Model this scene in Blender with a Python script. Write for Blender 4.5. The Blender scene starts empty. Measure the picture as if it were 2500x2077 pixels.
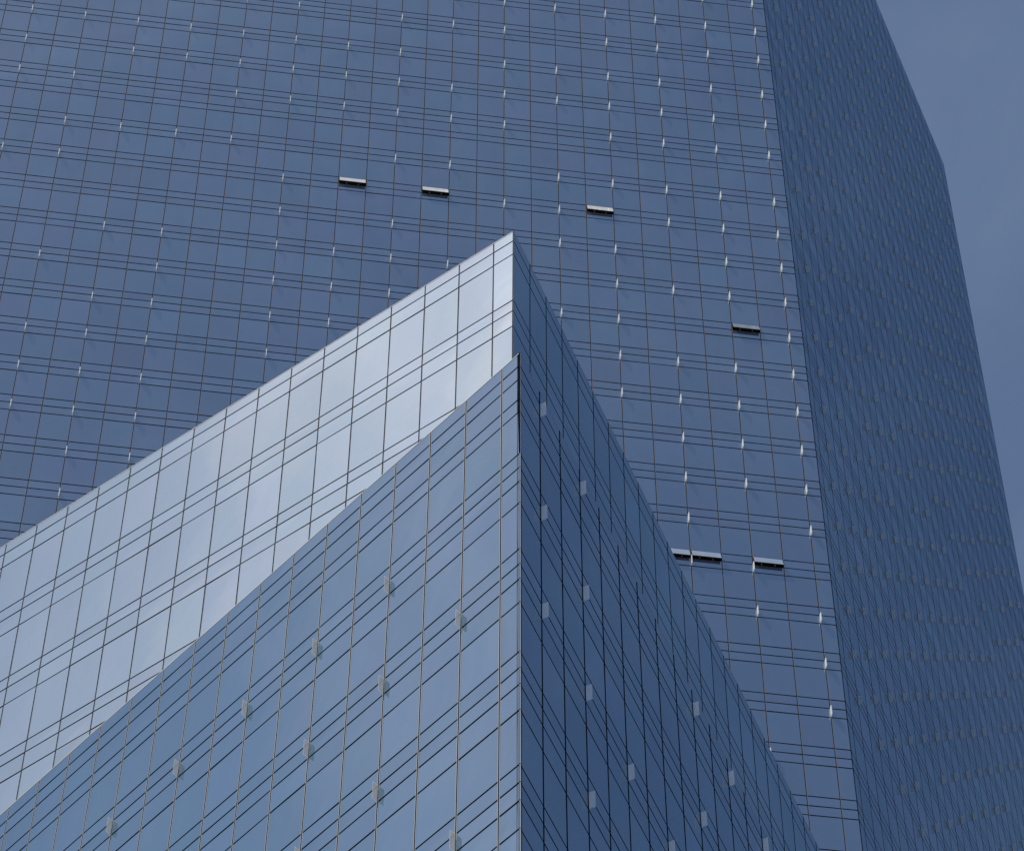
import bpy, bmesh, math, random
from mathutils import Vector, Matrix
PI = math.pi
random.seed(7)
S = bpy.context.scene
C = S.collection

# ------------------------------------------------------------------ camera
F_PX, PITCH, ROLL = 8745.3, 0.94239, -0.010586
cd = bpy.data.cameras.new("camera"); cam = bpy.data.objects.new("camera", cd); C.objects.link(cam)
cd.sensor_fit = 'HORIZONTAL'; cd.sensor_width = 36.0; cd.lens = F_PX / 2500 * 36.0
cd.clip_start = 0.5; cd.clip_end = 20000
fw = Vector((0, math.cos(PITCH), math.sin(PITCH))); up = Vector((0, -math.sin(PITCH), math.cos(PITCH))); rt = Vector((1, 0, 0))
rt2 = rt * math.cos(ROLL) + up * math.sin(ROLL); up2 = -rt * math.sin(ROLL) + up * math.cos(ROLL)
m = Matrix.Identity(4)
for i in range(3):
    m[i][0] = rt2[i]; m[i][1] = up2[i]; m[i][2] = -fw[i]
cam.matrix_world = m
S.camera = cam

# ------------------------------------------------------------------ sky and sun
SUN_AZ, SUN_EL = math.radians(209), math.radians(60)
w = bpy.data.worlds.new("World"); S.world = w; w.use_nodes = True
nt = w.node_tree; bg = nt.nodes['Background']
sky = nt.nodes.new('ShaderNodeTexSky'); sky.sky_type = 'NISHITA'; sky.sun_disc = False
sky.sun_elevation = SUN_EL; sky.sun_rotation = math.atan2(math.cos(SUN_AZ), math.sin(SUN_AZ))
sky.altitude = 50; sky.air_density = 1.0; sky.dust_density = 1.3; sky.ozone_density = 1.5
# thin high cirrus: the sky's own brightness, slightly whitened in soft wisps
tcw = nt.nodes.new('ShaderNodeTexCoord'); mpw = nt.nodes.new('ShaderNodeMapping'); mpw.inputs['Scale'].default_value = (2.2, 3.2, 3.0); mpw.inputs['Rotation'].default_value = (0.3, 0.2, 0.7)
nzw = nt.nodes.new('ShaderNodeTexNoise'); nzw.inputs['Scale'].default_value = 4.2; nzw.inputs['Detail'].default_value = 9; nzw.inputs['Roughness'].default_value = 0.55; nzw.inputs['Distortion'].default_value = 0.8
mrw = nt.nodes.new('ShaderNodeMapRange'); mrw.inputs['From Min'].default_value = 0.42; mrw.inputs['From Max'].default_value = 0.78; mrw.inputs['To Max'].default_value = 0.42
mu = nt.nodes.new('ShaderNodeVectorMath'); mu.operation = 'MULTIPLY'; mu.inputs[1].default_value = (1.75, 1.55, 1.30)
mxw = nt.nodes.new('ShaderNodeMix'); mxw.data_type = 'RGBA'
nt.links.new(tcw.outputs['Generated'], mpw.inputs[0]); nt.links.new(mpw.outputs[0], nzw.inputs['Vector']); nt.links.new(nzw.outputs['Fac'], mrw.inputs['Value'])
nt.links.new(sky.outputs[0], mu.inputs[0]); nt.links.new(mrw.outputs[0], mxw.inputs[0])
nt.links.new(sky.outputs[0], mxw.inputs[6]); nt.links.new(mu.outputs[0], mxw.inputs[7]); nt.links.new(mxw.outputs[2], bg.inputs[0]); bg.inputs[1].default_value = 0.106
ld = bpy.data.lights.new("sun", 'SUN'); ld.energy = 4.0; ld.angle = math.radians(0.5); ld.color = (1.0, 0.95, 0.88)
sun = bpy.data.objects.new("sun", ld); C.objects.link(sun)
sd = Vector((math.cos(SUN_AZ) * math.cos(SUN_EL), math.sin(SUN_AZ) * math.cos(SUN_EL), math.sin(SUN_EL)))
sun.rotation_euler = sd.to_track_quat('Z', 'Y').to_euler(); sun.location = (0, 0, 300)
S.view_settings.view_transform = 'Standard'; S.view_settings.look = 'None'
S.view_settings.exposure = 0.0; S.view_settings.gamma = 1.0
S.render.engine = 'CYCLES'
S.cycles.max_bounces = 8; S.cycles.glossy_bounces = 5; S.cycles.sample_clamp_indirect = 6

# ------------------------------------------------------------------ materials
def mat(name, col, rough=0.5, metal=0.0, noise=0.0, scale=3.0, spec=0.5):
    M = bpy.data.materials.new(name); M.use_nodes = True; n = M.node_tree
    p = n.nodes['Principled BSDF']; p.inputs['Roughness'].default_value = rough; p.inputs['Metallic'].default_value = metal
    p.inputs['Base Color'].default_value = (*col, 1); p.inputs['Specular IOR Level'].default_value = spec
    if noise:
        tc = n.nodes.new('ShaderNodeTexCoord'); nz = n.nodes.new('ShaderNodeTexNoise'); nz.inputs['Scale'].default_value = scale
        nz.inputs['Detail'].default_value = 6
        mp = n.nodes.new('ShaderNodeMapRange'); mp.inputs['To Min'].default_value = 1 - noise; mp.inputs['To Max'].default_value = 1 + noise
        mx = n.nodes.new('ShaderNodeMix'); mx.data_type = 'RGBA'; mx.blend_type = 'MULTIPLY'; mx.inputs[0].default_value = 1
        mx.inputs[6].default_value = (*col, 1)
        n.links.new(tc.outputs['Object'], nz.inputs['Vector']); n.links.new(nz.outputs['Fac'], mp.inputs['Value'])
        n.links.new(mp.outputs[0], mx.inputs[7]); n.links.new(mx.outputs[2], p.inputs['Base Color'])
    return M

def facade_glass(name, refl, diff, f0, bump=0.004, tinted=True):
    """coated solar glass: a tinted mirror over a faint dusty body, every pane tinted a hair differently, slightly wavy"""
    M = bpy.data.materials.new(name); M.use_nodes = True; n = M.node_tree; n.nodes.clear(); L = n.links
    out = n.nodes.new('ShaderNodeOutputMaterial'); mix = n.nodes.new('ShaderNodeMixShader')
    g = n.nodes.new('ShaderNodeBsdfGlossy'); g.inputs['Roughness'].default_value = 0.03
    d = n.nodes.new('ShaderNodeBsdfDiffuse')
    at = n.nodes.new('ShaderNodeAttribute'); at.attribute_name = 'tint'
    m1 = n.nodes.new('ShaderNodeMix'); m1.data_type = 'RGBA'; m1.blend_type = 'MULTIPLY'; m1.inputs[0].default_value = 1; m1.inputs[6].default_value = (*refl, 1)
    m1.inputs[7].default_value = (1, 1, 1, 1)
    if tinted: L.new(at.outputs['Color'], m1.inputs[7])
    L.new(m1.outputs[2], g.inputs['Color'])
    tc = n.nodes.new('ShaderNodeTexCoord')
    # dust and rain streaks: stretched noise on the body colour
    mpg = n.nodes.new('ShaderNodeMapping'); mpg.inputs['Scale'].default_value = (1.0, 1.0, 0.22)
    nz = n.nodes.new('ShaderNodeTexNoise'); nz.inputs['Scale'].default_value = 0.9; nz.inputs['Detail'].default_value = 7; nz.inputs['Roughness'].default_value = 0.62
    L.new(tc.outputs['Object'], mpg.inputs[0]); L.new(mpg.outputs[0], nz.inputs['Vector'])
    cr = n.nodes.new('ShaderNodeMapRange'); cr.inputs['From Min'].default_value = 0.3; cr.inputs['From Max'].default_value = 0.75
    cr.inputs['To Min'].default_value = 0.86; cr.inputs['To Max'].default_value = 1.16
    m2 = n.nodes.new('ShaderNodeMix'); m2.data_type = 'RGBA'; m2.blend_type = 'MULTIPLY'; m2.inputs[0].default_value = 1; m2.inputs[6].default_value = (*diff, 1)
    L.new(nz.outputs['Fac'], cr.inputs['Value']); L.new(cr.outputs[0], m2.inputs[7]); L.new(m2.outputs[2], d.inputs['Color'])
    # waviness of the float glass
    nb = n.nodes.new('ShaderNodeTexNoise'); nb.inputs['Scale'].default_value = 0.55; nb.inputs['Detail'].default_value = 2
    L.new(tc.outputs['Object'], nb.inputs['Vector'])
    bp = n.nodes.new('ShaderNodeBump'); bp.inputs['Strength'].default_value = 1.0; bp.inputs['Distance'].default_value = bump
    L.new(nb.outputs['Fac'], bp.inputs['Height']); L.new(bp.outputs[0], g.inputs['Normal'])
    fr = n.nodes.new('ShaderNodeFresnel'); fr.inputs['IOR'].default_value = 1.5
    mr = n.nodes.new('ShaderNodeMapRange'); mr.inputs['From Min'].default_value = 0.04; mr.inputs['From Max'].default_value = 1.0
    mr.inputs['To Min'].default_value = f0; mr.inputs['To Max'].default_value = 1.0
    L.new(fr.outputs[0], mr.inputs['Value']); L.new(mr.outputs[0], mix.inputs[0])
    L.new(d.outputs[0], mix.inputs[1]); L.new(g.outputs[0], mix.inputs[2]); L.new(mix.outputs[0], out.inputs[0])
    return M

G_T = facade_glass("tower_glass", (0.46, 0.575, 0.69), (0.13, 0.165, 0.235), 0.62)
G_B = facade_glass("pale_block_glass", (0.545, 0.635, 0.745), (0.05, 0.15, 0.21), 0.62)
G_A = facade_glass("front_block_glass", (0.535, 0.59, 0.715), (0.03, 0.15, 0.215), 0.62)
G_SW = facade_glass("pale_sash_glass", (0.85, 0.86, 0.87), (0.88, 0.88, 0.88), 0.25)
G_SB = facade_glass("blue_sash_glass", (0.70, 0.78, 0.84), (0.42, 0.50, 0.60), 0.45)
M_DARK = mat("black_gasket", (0.005, 0.005, 0.006), 0.9, spec=0.0)
M_BACK = mat("dark_cavity", (0.006, 0.006, 0.008), 0.9, spec=0.05)
M_ALU = mat("weathered_aluminium", (0.52, 0.50, 0.47), 0.6, 0.0, 0.12, 1.5, spec=0.1)
M_ALU_T = mat("bronze_aluminium", (0.34, 0.27, 0.22), 0.6, 0.0, 0.12, 1.5, spec=0.1)
M_POST = mat("bright_aluminium", (0.88, 0.87, 0.86), 0.4, 0.0, 0.08, 2.0, spec=0.2)
M_ROOM = mat("dark_interior", (0.11, 0.085, 0.07), 0.9, 0, 0.5, 1.6)
M_STAY = mat("pale_steel", (0.62, 0.60, 0.55), 0.4)
M_ROOF = mat("roof_gravel", (0.30, 0.29, 0.27), 0.9, 0, 0.15, 2.0)
M_SHAFT = mat("spandrel_cladding", (0.10, 0.13, 0.17), 0.2, 0.4)
M_GROUND = mat("pavement", (0.24, 0.235, 0.225), 0.9, 0, 0.12, 0.4)

def fin_glass(name, col, op, trans=0.15):
    M = bpy.data.materials.new(name); M.use_nodes = True; n = M.node_tree; n.nodes.clear(); L = n.links
    out = n.nodes.new('ShaderNodeOutputMaterial'); tr = n.nodes.new('ShaderNodeBsdfTransparent'); tr.inputs[0].default_value = (0.93, 0.95, 0.95, 1)
    p = n.nodes.new('ShaderNodeBsdfPrincipled'); p.inputs['Base Color'].default_value = (*col, 1); p.inputs['Roughness'].default_value = 0.25
    mx = n.nodes.new('ShaderNodeMixShader'); mx.inputs[0].default_value = op
    tl = n.nodes.new('ShaderNodeBsdfTranslucent'); tl.inputs[0].default_value = (*col, 1); m3 = n.nodes.new('ShaderNodeMixShader'); m3.inputs[0].default_value = trans
    L.new(p.outputs[0], m3.inputs[1]); L.new(tl.outputs[0], m3.inputs[2])
    L.new(tr.outputs[0], mx.inputs[1]); L.new(m3.outputs[0], mx.inputs[2]); L.new(mx.outputs[0], out.inputs[0])
    return M
M_FIN = fin_glass("frosted_fin_glass", (0.92, 0.92, 0.90), 0.98, 0.1)
M_FIN4 = fin_glass("clear_fin_glass", (0.45, 0.52, 0.62), 0.32, 0.1)
M_FIN3 = fin_glass("etched_fin_glass", (0.74, 0.72, 0.70), 0.6, 0.5)
M_FIN2 = fin_glass("sky_tinted_fin_glass", (0.70, 0.80, 0.95), 0.62, 0.2)  # right-face fins: the sky they would reflect is put into the bluish colour

# ------------------------------------------------------------------ helpers
class MB:
    """collects faces, links them as ONE mesh object"""
    def __init__(s): s.v = []; s.f = []; s.c = []
    def quad(s, a, b, c, d, t=1.0):
        i = len(s.v); s.v += [a, b, c, d]; s.f.append((i, i + 1, i + 2, i + 3)); s.c.append(t)
    def hexa(s, P, t=1.0, skip=()):
        i = len(s.v); s.v += list(P)
        for k, q in enumerate(((0, 3, 2, 1), (4, 5, 6, 7), (0, 1, 5, 4), (1, 2, 6, 5), (2, 3, 7, 6), (3, 0, 4, 7))):
            if k in skip: continue
            s.f.append(tuple(i + j for j in q)); s.c.append(t)
    def prism(s, lo, hi, t=1.0):
        n = len(lo); i = len(s.v); s.v += list(lo) + list(hi)
        s.f.append(tuple(i + k for k in range(n - 1, -1, -1))); s.c.append(t)
        s.f.append(tuple(i + n + k for k in range(n))); s.c.append(t)
        for k in range(n):
            s.f.append((i + k, i + (k + 1) % n, i + n + (k + 1) % n, i + n + k)); s.c.append(t)
    def build(s, name, material, parent=None, origin=None, tint=False, smooth=False):
        me = bpy.data.meshes.new(name); o0 = Vector(origin) if origin is not None else Vector((0, 0, 0))
        me.from_pydata([tuple(Vector(p) - o0) for p in s.v], [], s.f)
        if tint:
            a = me.color_attributes.new(name='tint', type='FLOAT_COLOR', domain='CORNER'); k = 0
            for fi, f in enumerate(s.f):
                t = s.c[fi]; t = t if isinstance(t, tuple) else (t, t, t)
                for _ in f:
                    a.data[k].color = (*t, 1); k += 1
        me.materials.append(material); me.update()
        if smooth: me.polygons.foreach_set('use_smooth', [True] * len(me.polygons))
        else:
            bm = bmesh.new(); bm.from_mesh(me); bmesh.ops.recalc_face_normals(bm, faces=bm.faces); bm.to_mesh(me); bm.free()
        o = bpy.data.objects.new(name, me); C.objects.link(o); o.location = o0
        if parent is not None:
            o.parent = parent; o.location = o0 - parent.location
        return o

def thing(name, loc, label, cat):
    o = bpy.data.objects.new(name, None); C.objects.link(o); o.location = loc; o.empty_display_size = 5
    o['label'] = label; o['category'] = cat
    return o

class Face:
    """one facade plane: s metres along it from the building's corner, z the height, o outwards"""
    def __init__(f, corner, az, lean, zref, w, first, off, sc, away):
        f.C = Vector(corner) * sc; f.a = Vector((math.cos(az), math.sin(az), 0)); f.U = Vector((lean[0], lean[1], 1)); f.zr = zref * sc
        f.C.z = f.zr
        f.N = f.a.cross(f.U).normalized()
        if f.N.dot(f.C) > 0 and not away: f.N = -f.N
        f.flip = f.a.cross(f.U).dot(f.N) > 0
        f.w = w * sc; f.first = first; f.off = off * sc
    def fix(f):
        if f.N.x < 0: f.N = -f.N
        f.flip = f.a.cross(f.U).dot(f.N) > 0
    def bay(f, k):          # position of joint k (k = 0 is the corner, k = 1 the first mullion)
        return 0.0 if k == 0 else (f.first + (k - 1)) * f.w + f.off
    def P(f, s, z, o=0.0):
        return f.C + f.a * s + f.U * (z - f.zr) + f.N * o
    def box(f, mb, s0, s1, z0, z1, o0, o1, t=1.0, skip=()):
        mb.hexa([f.P(s0, z0, o0), f.P(s1, z0, o0), f.P(s1, z1, o0), f.P(s0, z1, o0), f.P(s0, z0, o1), f.P(s1, z0, o1), f.P(s1, z1, o1), f.P(s0, z1, o1)], t, skip)

def to_px(P):
    d = P.dot(fw); return 1250 + F_PX * P.dot(rt2) / d, 1038.5 - F_PX * P.dot(up2) / d, d
def hidden_by_B(x, y): return y > (563.6 + .613 * (1253 - x) if x < 1253 else 563.6 + 2.02 * (x - 1253))
def hidden_by_A(x, y): return y > (860 + .888 * (1268 - x) if x < 1268 else 860 + 1.93 * (x - 1268))

# ------------------------------------------------------------------ the curtain wall
def curtain_wall(root, faces, levels, glass, hidden, gv, gh, strips, hole=lambda fi, k, l: False, tilt=0.0017, corner_gap=0.03, sgn=0.05):
    """levels: list of heights, top first. glass panes, mullions, transoms."""
    cells = []
    for fi, (f, nb) in enumerate(faces):
        g2 = (gv if fi == 0 else gv * .68) / 2
        for k in range(nb):
            s0 = f.bay(k) + (corner_gap if k == 0 else g2); s1 = f.bay(k + 1) - g2
            for l in range(len(levels) - 1):
                if hole(fi, k, l): continue
                z1 = levels[l] - (gh / 2 if l else 0); z0 = levels[l + 1] + gh / 2
                x, y, d = to_px(f.P((s0 + s1) / 2, (z0 + z1) / 2))
                area = 0
                if -10 < x < 2510 and -20 < y < 2100 and not hidden(x, y):
                    area = abs((f.a.dot(rt2))) * (s1 - s0) * (z1 - z0) / d / d
                cells.append((area, fi, k, l, s0, s1, z0, z1))
    cells.sort(key=lambda c: -c[0])
    def pane(mb, c):
        _, fi, k, l, s0, s1, z0, z1 = c; f = faces[fi][0]; r = random.Random(fi * 77777 + k * 131 + l)
        tv = 1 + r.gauss(0, .03); hv = r.gauss(0, .009) + (r.choice((-.035, -.02, 0, 0, .012)) if glass is G_T else 0); t = (tv * (1 + hv), tv * (1 - hv * .6), tv * (1 + r.gauss(0, .008)))
        tl = tilt if fi == 0 else tilt * .3
        a, b = r.gauss(0, tl) * (s1 - s0) / 2, r.gauss(0, tl) * (z1 - z0) / 2
        # a sealed unit bows a few millimetres: a 4 x 4 grid, shaded smooth
        n = 4; bow = max(-.003, min(.006, r.gauss(.0022, .0016))) * min(1, (z1 - z0) / 1.6 + .25)
        i0 = len(mb.v)
        for iv in range(n + 1):
            for iu in range(n + 1):
                u, v = 2 * iu / n - 1, 2 * iv / n - 1
                mb.v.append(f.P(s0 + (s1 - s0) * iu / n, z0 + (z1 - z0) * iv / n, a * u + b * v - .002 + bow * (1 - u * u) * (1 - v * v)))
        for iv in range(n):
            for iu in range(n):
                k0 = i0 + iv * (n + 1) + iu
                q = (k0, k0 + 1, k0 + n + 2, k0 + n + 1)
                mb.f.append(q if f.flip else q[::-1]); mb.c.append(t)
        i1 = len(mb.v); mb.v += [f.P(s0, z0, -.03), f.P(s1, z0, -.03), f.P(s1, z1, -.03), f.P(s0, z1, -.03), f.P(s0, z0, -a - b - .004), f.P(s1, z0, a - b - .004), f.P(s1, z1, a + b - .004), f.P(s0, z1, -a + b - .004)]
        for q in ((0, 3, 2, 1), (0, 1, 5, 4), (1, 2, 6, 5), (2, 3, 7, 6), (3, 0, 4, 7)):
            mb.f.append(tuple(i1 + j for j in q)); mb.c.append(t)
    for c in cells[:100]:
        mb = MB(); pane(mb, c); mb.build('glass_panel', glass, root, faces[c[1]][0].P(c[4], c[6]), tint=True, smooth=True)
    mb = MB()
    for c in cells[100:]: pane(mb, c)
    o = mb.build('glass_panel', glass, root, faces[0][0].P(0, levels[-1]), tint=True, smooth=True); o['kind'] = 'stuff'
    # mullions: dark gasket with pale aluminium edges
    ztop, zbot = levels[0], levels[-1]
    for fi, (f, nb) in enumerate(faces):
        for k in range(1, nb + 1):
            s = f.bay(k); mb = MB(); l_, r_ = (strips['left'], strips['right']) if fi == 0 else (0, 0)   # the photo's left and right
            # on the left faces s grows leftwards
            g2 = (gv if fi == 0 else gv * .68) / 2
            f.box(mb, s - g2 + r_, s + g2 - l_, zbot, ztop, -.07, .006)
            o = mb.build('mullion', M_DARK, root, f.P(s, zbot))
            mb = MB()
            if l_: f.box(mb, s + gv / 2 - l_ + .001, s + gv / 2, zbot, ztop, -.05, .005)
            if r_: f.box(mb, s - gv / 2, s - gv / 2 + r_ - .001, zbot, ztop, -.05, .005)
            if mb.v: mb.build('cover_strip', strips['mat'], o, f.P(s, zbot)).location = (0, 0, 0)
    far = []
    for l in range(1, len(levels)):
        mb = MB()
        for f, nb in faces:
            f.box(mb, corner_gap, f.bay(nb), levels[l] - gh / 2, levels[l] + gh / 2, -.072, .004 if f is faces[0][0] else .002)
        if len(levels) - l <= 95: mb.build('transom', M_DARK, root, faces[0][0].P(0, levels[l]))
        else: far.append(mb)

    if far:
        mb = MB()
        for q in far:
            n0 = len(mb.v); mb.v += q.v; mb.f += [tuple(i + n0 for i in p) for p in q.f]; mb.c += q.c
        o = mb.build('transom', M_DARK, root, faces[0][0].P(0, levels[1])); o['kind'] = 'stuff'

def shell(root, faces, ztop, zmid, zbot, rooms, depth=.10, drop=0.0):
    """dark cavity wall behind the glass, plain shaft below, closed back and roof"""
    (fL, nL), (fR, nR) = faces; sL, sR = fL.bay(nL), fR.bay(nR)
    mb = MB()
    for fi, (f, nb) in enumerate(faces):
        s1 = f.bay(nb)
        cuts = [r for r in rooms if r[0] == fi]
        zs = sorted({zmid, ztop} | {z for r in cuts for z in (r[3], r[4])})
        for za, zb in zip(zs[:-1], zs[1:]):
            ss = [depth * 1.2]
            for r in sorted(c for c in cuts if c[3] <= za + 1e-6 and c[4] >= zb - 1e-6): pass
            hs = sorted((r[1], r[2]) for r in cuts if r[3] <= za + 1e-6 and r[4] >= zb - 1e-6)
            cur = depth * .5
            for a, b in hs:
                mb.quad(f.P(cur, za, -depth), f.P(a, za, -depth), f.P(a, zb, -depth), f.P(cur, zb, -depth)); cur = b
            mb.quad(f.P(cur, za, -depth), f.P(s1, za, -depth), f.P(s1, zb, -depth), f.P(cur, zb, -depth))
    mb.build('cavity_wall', M_BACK, root, fL.P(0, zmid))
    def ring(z, o):
        c = fL.P(0, z, 0); c += (fL.N + fR.N) * o * .7
        l = fL.P(sL, z, o); r = fR.P(sR, z, o); b = fL.P(sL, z, 0) + fR.a * sR
        return [c, l, b, r]
    mb = MB(); lo, hi = ring(zbot, -.01), ring(zmid, -.01); mb.prism(lo, hi)
    mb.build('lower_shaft', M_SHAFT, root, fL.P(0, zbot))
    mb = MB(); A = ring(zmid, -.02); B = ring(ztop, -.02)
    mb.quad(A[1], A[2], B[2], B[1]); mb.quad(A[2], A[3], B[3], B[2])
    mb.build('back_wall', M_SHAFT, root, fL.P(0, zmid))
    mb = MB(); A = ring(ztop - .5 - drop, -.12); mb.quad(*A); mb.build('roof', M_ROOF, root, A[0])

def post(root, faces, ztop, zbot, levels, wd, ws, wide=None):
    """corner post: black gasket wrapped round the corner with a thin bright metal strip on the arris"""
    (fL, _), (fR, _) = faces
    def sec(z, g): return [fn.P(s, z, o) for fn, s, o in ((fL, g, .004), (fL, 0, .006), (fR, 0, .006), (fR, wd, .004), (fR, wd, -.09), (fL, g, -.09))]
    mb = MB()
    if wide:
        mb.prism(sec(zbot, wd), sec(wide[1], wd)); mb.prism(sec(wide[1] + .001, wd), sec(wide[0], wide[2])); mb.prism(sec(wide[0] + .001, wide[2]), sec(ztop + .02, wide[2]))
    else: mb.prism(sec(zbot, wd), sec(ztop + .02, wd))
    o = mb.build('corner_post', M_DARK, root, fL.P(0, zbot))
    if not ws: return
    mb = MB()
    for z1, z0 in zip(levels[:-1], levels[1:]):
        w_, up_ = (ws, z1) if not wide or z1 <= wide[1] + 1e-6 else (ws * .7, z1)
        pts = ((fL, .003, .002), (fL, .003, ws), (fR, .002, ws), (fR, .002, .002))
        if wide and z1 > wide[1] + 1e-6: pts = ((fR, .006, .002), (fR, .006, ws), (fR, .016, ws), (fR, .016, .002))
        mb.prism([fn.P(s, z0 + .014, o_) for fn, s, o_ in pts], [fn.P(s, z1 - .014, o_) for fn, s, o_ in pts])
    mb.build('metal_strip', M_POST, o, fL.P(0, zbot)).location = (0, 0, 0)

def fins(root, faces, spots, mats, L, t=.014, cap=100):
    """spots: (face index, joint k, z0, z1). glass blades standing square off the facade"""
    lst = []
    for fi, k, z0, z1 in spots:
        f = faces[fi][0]; s = f.bay(k); x, y, d = to_px(f.P(s, (z0 + z1) / 2))
        lst.append((-1 if not (-5 < x < 2505 and -10 < y < 2090) else 1 / d, fi, k, z0, z1))
    lst.sort(key=lambda q: -q[0])
    proto = {}
    def blade(mb, f, z0, z1, s):
        e = .012
        f.box(mb, s - t / 2, s + t / 2, z0 + e, z1 - e, .014, L)
    rest = MB(); side = []
    for n, (_, fi, k, z0, z1) in enumerate(lst):
        f = faces[fi][0]; s = f.bay(k)
        if n < cap:
            mb = MB(); blade(mb, f, z0, z1, s); mb.build('glass_fin', mats[fi], root, f.P(s, z0))
        else:
            n0 = len(rest.f); blade(rest, f, z0, z1, s); side += [fi] * (len(rest.f) - n0)
    if rest.v:
        o = rest.build('glass_fin', mats[0], root, faces[0][0].P(0, lst[-1][3])); o['kind'] = 'stuff'
        o.data.materials.append(mats[1]); o.data.polygons.foreach_set('material_index', side)

def coping(root, faces, ztop, out=.006, h=.03):
    mb = MB()
    for f, nb in faces[:1]: f.box(mb, .036, f.bay(nb), ztop + .001, ztop + h, -.028, out)
    mb.build('roof_coping', M_ALU, root, faces[0][0].P(0, ztop))
    mb = MB(); f, nb = faces[1]; f.box(mb, .036, f.bay(nb), ztop + .001, ztop + .012, -.028, .002)
    mb.build('roof_coping', M_ALU_T, root, f.P(0, ztop))

GZ = -1.6
# ------------------------------------------------------------------ rear tower
ST = 1.3
LT = [186.38, 185.77, 185.14, 183.04, 182.45, 181.84, 181.23, 179.13, 178.52, 177.89, 175.82, 175.2, 174.58, 172.48, 171.87, 171.26, 170.32, 169.71,
      167.64, 167.01, 166.38, 164.33, 163.71, 163.1, 161.05, 160.45, 159.83, 157.77, 157.14, 156.53, 154.47, 153.86, 153.24, 151.2, 150.58, 149.96,
      147.9, 147.29, 146.67, 144.62, 144.0, 143.39, 141.35, 140.74, 140.13, 138.08, 137.45, 136.84, 134.74, 134.14, 133.53, 131.41, 130.79, 130.19,
      128.09, 127.46, 126.86, 124.71, 124.09, 123.47, 121.34, 120.72, 120.10]
starts = [0, 3, 7, 10, 13, 18, 21, 24, 27, 30, 33, 36, 39, 42, 45, 48, 51, 54, 57, 60]
bands = {i + 1: (LT[j], LT[j + 1], LT[j + 2]) for i, j in enumerate(starts)}
for q in range(0, -17, -1):
    a = bands[q + 1][0] + 3.345; bands[q] = (a, a - .61, a - 1.22 - .02)
for q in (21, 22):
    a = bands[q - 1][0] - 3.37; bands[q] = (a, a - .62, a - 1.24)
lev = set(LT)
for b in bands.values(): lev |= set(b)
lev = sorted(lev, reverse=True)
TOP_T = lev[0] + 2.1
levT = [v * ST for v in [TOP_T] + lev]
tc = (15.2097, 106.3442, 0)
fTL = Face(tc, 3.2877, (.0053, -.00064), 150, 1.5, .5, 0, ST, False)
fTR = Face(tc, 1.17827, (.0053, -.00064), 150, 1.5, .5, 0, ST, True)
fTR.fix()
facesT = [(fTL, 36), (fTR, 34)]
tower = thing('glass_tower', Vector((fTL.P(0, GZ).x, fTL.P(0, GZ).y, GZ)), 'tall dark blue glass tower filling the background, with open tilted windows and white fins', 'tower')
# joint k on the left face:  bay index k -> the photo's mullions 9, 8, 7 ... are k = 1, 2, 3 ...
def kT(j): return 10 - j
WIN = [(-7, 7), (-4, 7), (2, 7), (7, 10), (5, 16), (4, 16), (7, 16)]     # (mullion left of the window, floor)
holes = set(); rooms = []
for j, g in WIN:
    k = kT(j) - 1                       # bay between mullion j+1 (nearer the corner) and j
    a, b, c = bands[g]; la = levT.index(a * ST)
    holes.add((0, k, la)); rooms.append((0, fTL.bay(k) + .05, fTL.bay(k + 1) - .05, b * ST + .03, a * ST - .03))
curtain_wall(tower, facesT, levT, G_T, hidden_by_B, .062, .070, {'left': 0, 'right': .022, 'mat': M_ALU_T}, hole=lambda fi, k, l: (fi, k, l) in holes, corner_gap=.035)
shell(tower, facesT, levT[0], levT[-1], GZ, rooms, drop=.2)
post(tower, facesT, levT[0], levT[-1], levT, .035, 0)
coping(tower, facesT, levT[0])
FT = {-11: [2, 3, 4, 5, 6], -9: [1, 2, 3, 4, 5, 7, 8, 9, 10, 11, 12], -7: [3, 4, 5, 9, 10, 11], -5: [2, 3, 4, 5, 6, 8, 9, 10], -3: [1, 2, 4, 5, 6, 9],
      -1: [1, 2, 3, 4, 5, 7], 1: [1, 3, 4, 6, 7, 8, 10], 3: [1, 2, 3, 4, 5, 6, 8, 9, 10, 11, 12], 5: [0, 1, 2, 3, 4, 5, 6, 7, 9, 11, 12, 13, 14, 15, 16],
      7: [0, 1, 2, 3, 4, 5, 6, 7, 8, 9, 11, 12, 13, 14, 16, 17, 20], 9: [0, 1, 2, 3, 4, 5, 6, 7, 8, 9, 10, 11, 12, 13, 14, 15, 17, 18, 19]}
rr = random.Random(3)
for j in range(-25, -11, 2): FT[j] = [g for g in range(2, 17) if rr.random() < .7]
sp = []
for j, gs in FT.items():
    for g in gs: sp.append((0, kT(j), bands[g][2] * ST, bands[g][1] * ST))
for k in range(2, 34, 2):
    for g in range(-15, 19):
        if k <= 4 or rr.random() < .9: sp.append((1, k, bands[g][2] * ST, bands[g][1] * ST))
fins(tower, facesT, sp, (M_FIN, M_FIN4), .28, .05)

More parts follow.
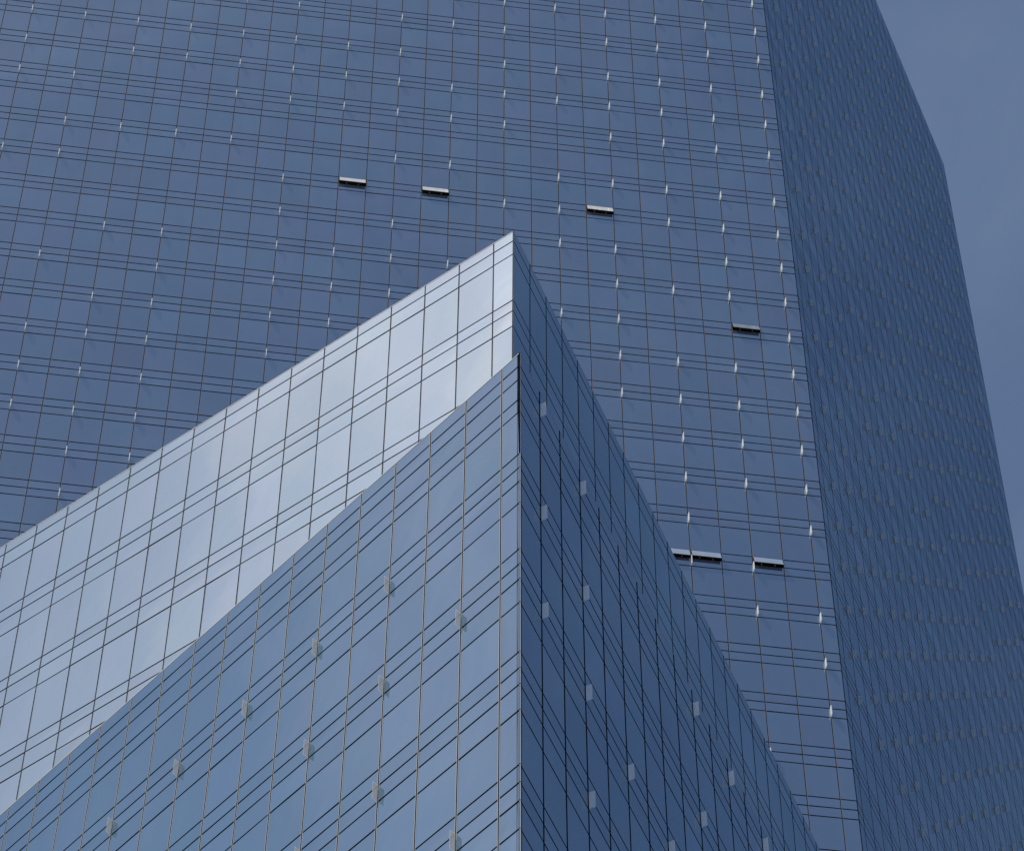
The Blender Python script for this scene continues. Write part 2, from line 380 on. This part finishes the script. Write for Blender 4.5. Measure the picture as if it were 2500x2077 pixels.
# top-hung windows pushed open
def open_window(root, f, k, z1, z0, ang, label, sash):
    s0, s1 = f.bay(k) + .065, f.bay(k + 1) - .055; h = (z1 - z0) * 1.02
    base = f.P(s0, z0)
    # room behind the opening
    mb = MB(); d = 1.3
    def P(s, z, o): return f.P(s, z, o)
    a0, a1, b0, b1 = s0 - .02, s1 + .02, z0 + .03, z1 - .03
    mb.quad(P(a0, b0, -d), P(a1, b0, -d), P(a1, b1, -d), P(a0, b1, -d))
    mb.quad(P(a0, b1, -.02), P(a1, b1, -.02), P(a1, b1, -d), P(a0, b1, -d))
    mb.quad(P(a0, b0, -.02), P(a1, b0, -.02), P(a1, b0, -d), P(a0, b0, -d))
    mb.quad(P(a0, b0, -.02), P(a0, b1, -.02), P(a0, b1, -d), P(a0, b0, -d))
    mb.quad(P(a1, b0, -.02), P(a1, b1, -.02), P(a1, b1, -d), P(a1, b0, -d))
    wnd = mb.build('open_window', M_ROOM, root, base); wnd['label'] = label
    # tilted sash
    U = f.U.normalized(); dn = (-U * math.cos(ang) + f.N * math.sin(ang)); nn = (f.N * math.cos(ang) + U * math.sin(ang))
    H = P(s0, z1 - .03, .03); sp_ = f.a * (s1 - s0)
    def sb(mb, u0, u1, v0, v1, t0, t1):
        q = []
        for t in (t0, t1):
            for u, v in ((u0, v0), (u1, v0), (u1, v1), (u0, v1)):
                q.append(H + sp_ * u + dn * v + nn * t)
        mb.hexa(q)
    mb = MB(); sb(mb, 0, 1, 0, h, -.012, 0); mb.v = mb.v
    o = mb.build('sash_glass', sash, wnd, base, tint=True); o.location = (0, 0, 0)
    mb = MB()
    e = .05 / (s1 - s0)
    sb(mb, e, 1 - e, .01, .06, -.07, -.013); sb(mb, e, 1 - e, h - .06, h - .01, -.07, -.013)
    sb(mb, 0.004, e, .01, h - .01, -.07, -.013); sb(mb, 1 - e, .996, .01, h - .01, -.07, -.013)
    mb.build('sash_frame', M_DARK, wnd, base).location = (0, 0, 0)
    for u in (.26, .72):
        sx = s0 + (s1 - s0) * u; mb = MB()
        f.box(mb, sx - .03, sx + .03, z0 + .10 * h, z0 + .34 * h, -.09, -.04)
        mb.build('window_stay', M_STAY, wnd, base).location = (0, 0, 0)
wl = {(-7, 7): 'open window with a pale sash, leftmost on the tower', (-4, 7): 'open window second from the left on the tower', (2, 7): 'open window above the right shoulder of the pale block',
      (7, 10): 'open window alone near the right edge of the tower', (5, 16): 'open window, right one of a joined pair', (4, 16): 'open window partly hidden by the pale block', (7, 16): 'open window at the lower right of the tower'}
for j, g in WIN:
    k = kT(j) - 1; a, b, c = bands[g]
    open_window(tower, fTL, k, a * ST, b * ST, math.radians({-7: 18, -4: 17, 2: 16.5, 7: 17.5, 5: 17, 4: 16}[j]), wl[(j, g)], G_SW if g == 7 else G_SB)

# ------------------------------------------------------------------ middle block (pale left face)
SB = .9
LB = [105.42, 104.83, 103.97, 101.06, 100.4, 99.46, 96.58, 95.95, 94.98]
while LB[-1] > 76: a = LB[-3] - 4.48; LB += [a, a - .64, a - 1.58]
levB = [v * SB for v in LB]
fBL = Face((-.0416, 67.951, 0), 2.52012, (.00987, .01548), 88, 1.5, .5, .11044, SB, False)
fBR = Face((-.0416, 67.951, 0), 1.18517, (.00987, .01548), 88, 1.5 * .99382, 1.0, .00822, SB, True)
fBR.fix()
facesB = [(fBL, 24), (fBR, 26)]
block = thing('office_block', Vector((fBL.P(0, GZ).x, fBL.P(0, GZ).y, GZ)), 'glass office block with a bright pale left face, rising behind the nearest block', 'office block')
curtain_wall(block, facesB, levB, G_B, hidden_by_A, .040, .042, {'left': 0, 'right': .005, 'mat': M_ALU}, corner_gap=.032)
shell(block, facesB, levB[0], levB[-1], GZ, [])
post(block, facesB, levB[0], levB[-1], levB, .034, .0085)
coping(block, facesB, levB[0])

# ------------------------------------------------------------------ front block
SA = .9
LA = [83.03, 82.36, 81.64, 80.56, 79.87, 77.68, 76.98, 76.28, 75.22, 73.02, 72.31, 71.62, 70.56, 68.4, 67.7, 67.01, 65.95, 63.76, 63.06, 62.36, 61.3]
while LA[-1] > 50: a = LA[-4] - 4.65; LA += [a, a - .70, a - 1.40, a - 2.46]
levA = [v * SA for v in LA]
fAL = Face((.1144, 56.3048, 0), 2.32655, (.00715, .08364), 65, 1.5, .5, -.0101, SA, False)
fAR = Face((.1144, 56.3048, 0), 1.18235, (.00715, .08364), 65, 1.5 * 1.0024, 1.0, -.04245, SA, True)
fAR.fix()
facesA = [(fAL, 22), (fAR, 24)]
front = thing('office_block', Vector((fAL.P(0, GZ).x, fAL.P(0, GZ).y, GZ)), 'nearest glass block, blue left face, navy right face, black strip on upper corner', 'office block')
curtain_wall(front, facesA, levA, G_A, lambda x, y: False, .060, .044, {'left': .010, 'right': .011, 'mat': M_ALU}, corner_gap=.034)
shell(front, facesA, levA[0], levA[-1], GZ, [])
post(front, facesA, levA[0], levA[-1], levA, .036, .0098, wide=(levA[4], levA[5], .072))
coping(front, facesA, levA[0])
sp = []
for s, ls in {2: (11, 19), 4: (7, 11, 15), 6: (7, 11, 15), 8: (7,), 10: (7, 11), 12: (3 + 4, 11), 14: (7,)}.items():
    for l in ls: sp.append((0, s, levA[l], levA[l - 1]))
for n, ls in {1: (2, 7, 11), 3: (2, 7, 11, 15), 5: (11,), 7: (11,), 9: (2, 7), 11: (2,), 13: (2,), 15: (2,)}.items():
    for l in ls: sp.append((1, n, levA[l], levA[l - 1]))
fins(front, facesA, sp, (M_FIN3, M_FIN2), .17, .014)

# ------------------------------------------------------------------ ground
mb = MB(); R = 3000
mb.quad((-R, -R, GZ), (R, -R, GZ), (R, R, GZ), (-R, R, GZ))
g = mb.build('ground', M_GROUND); g['kind'] = 'structure'
print('objects', len(bpy.data.objects))
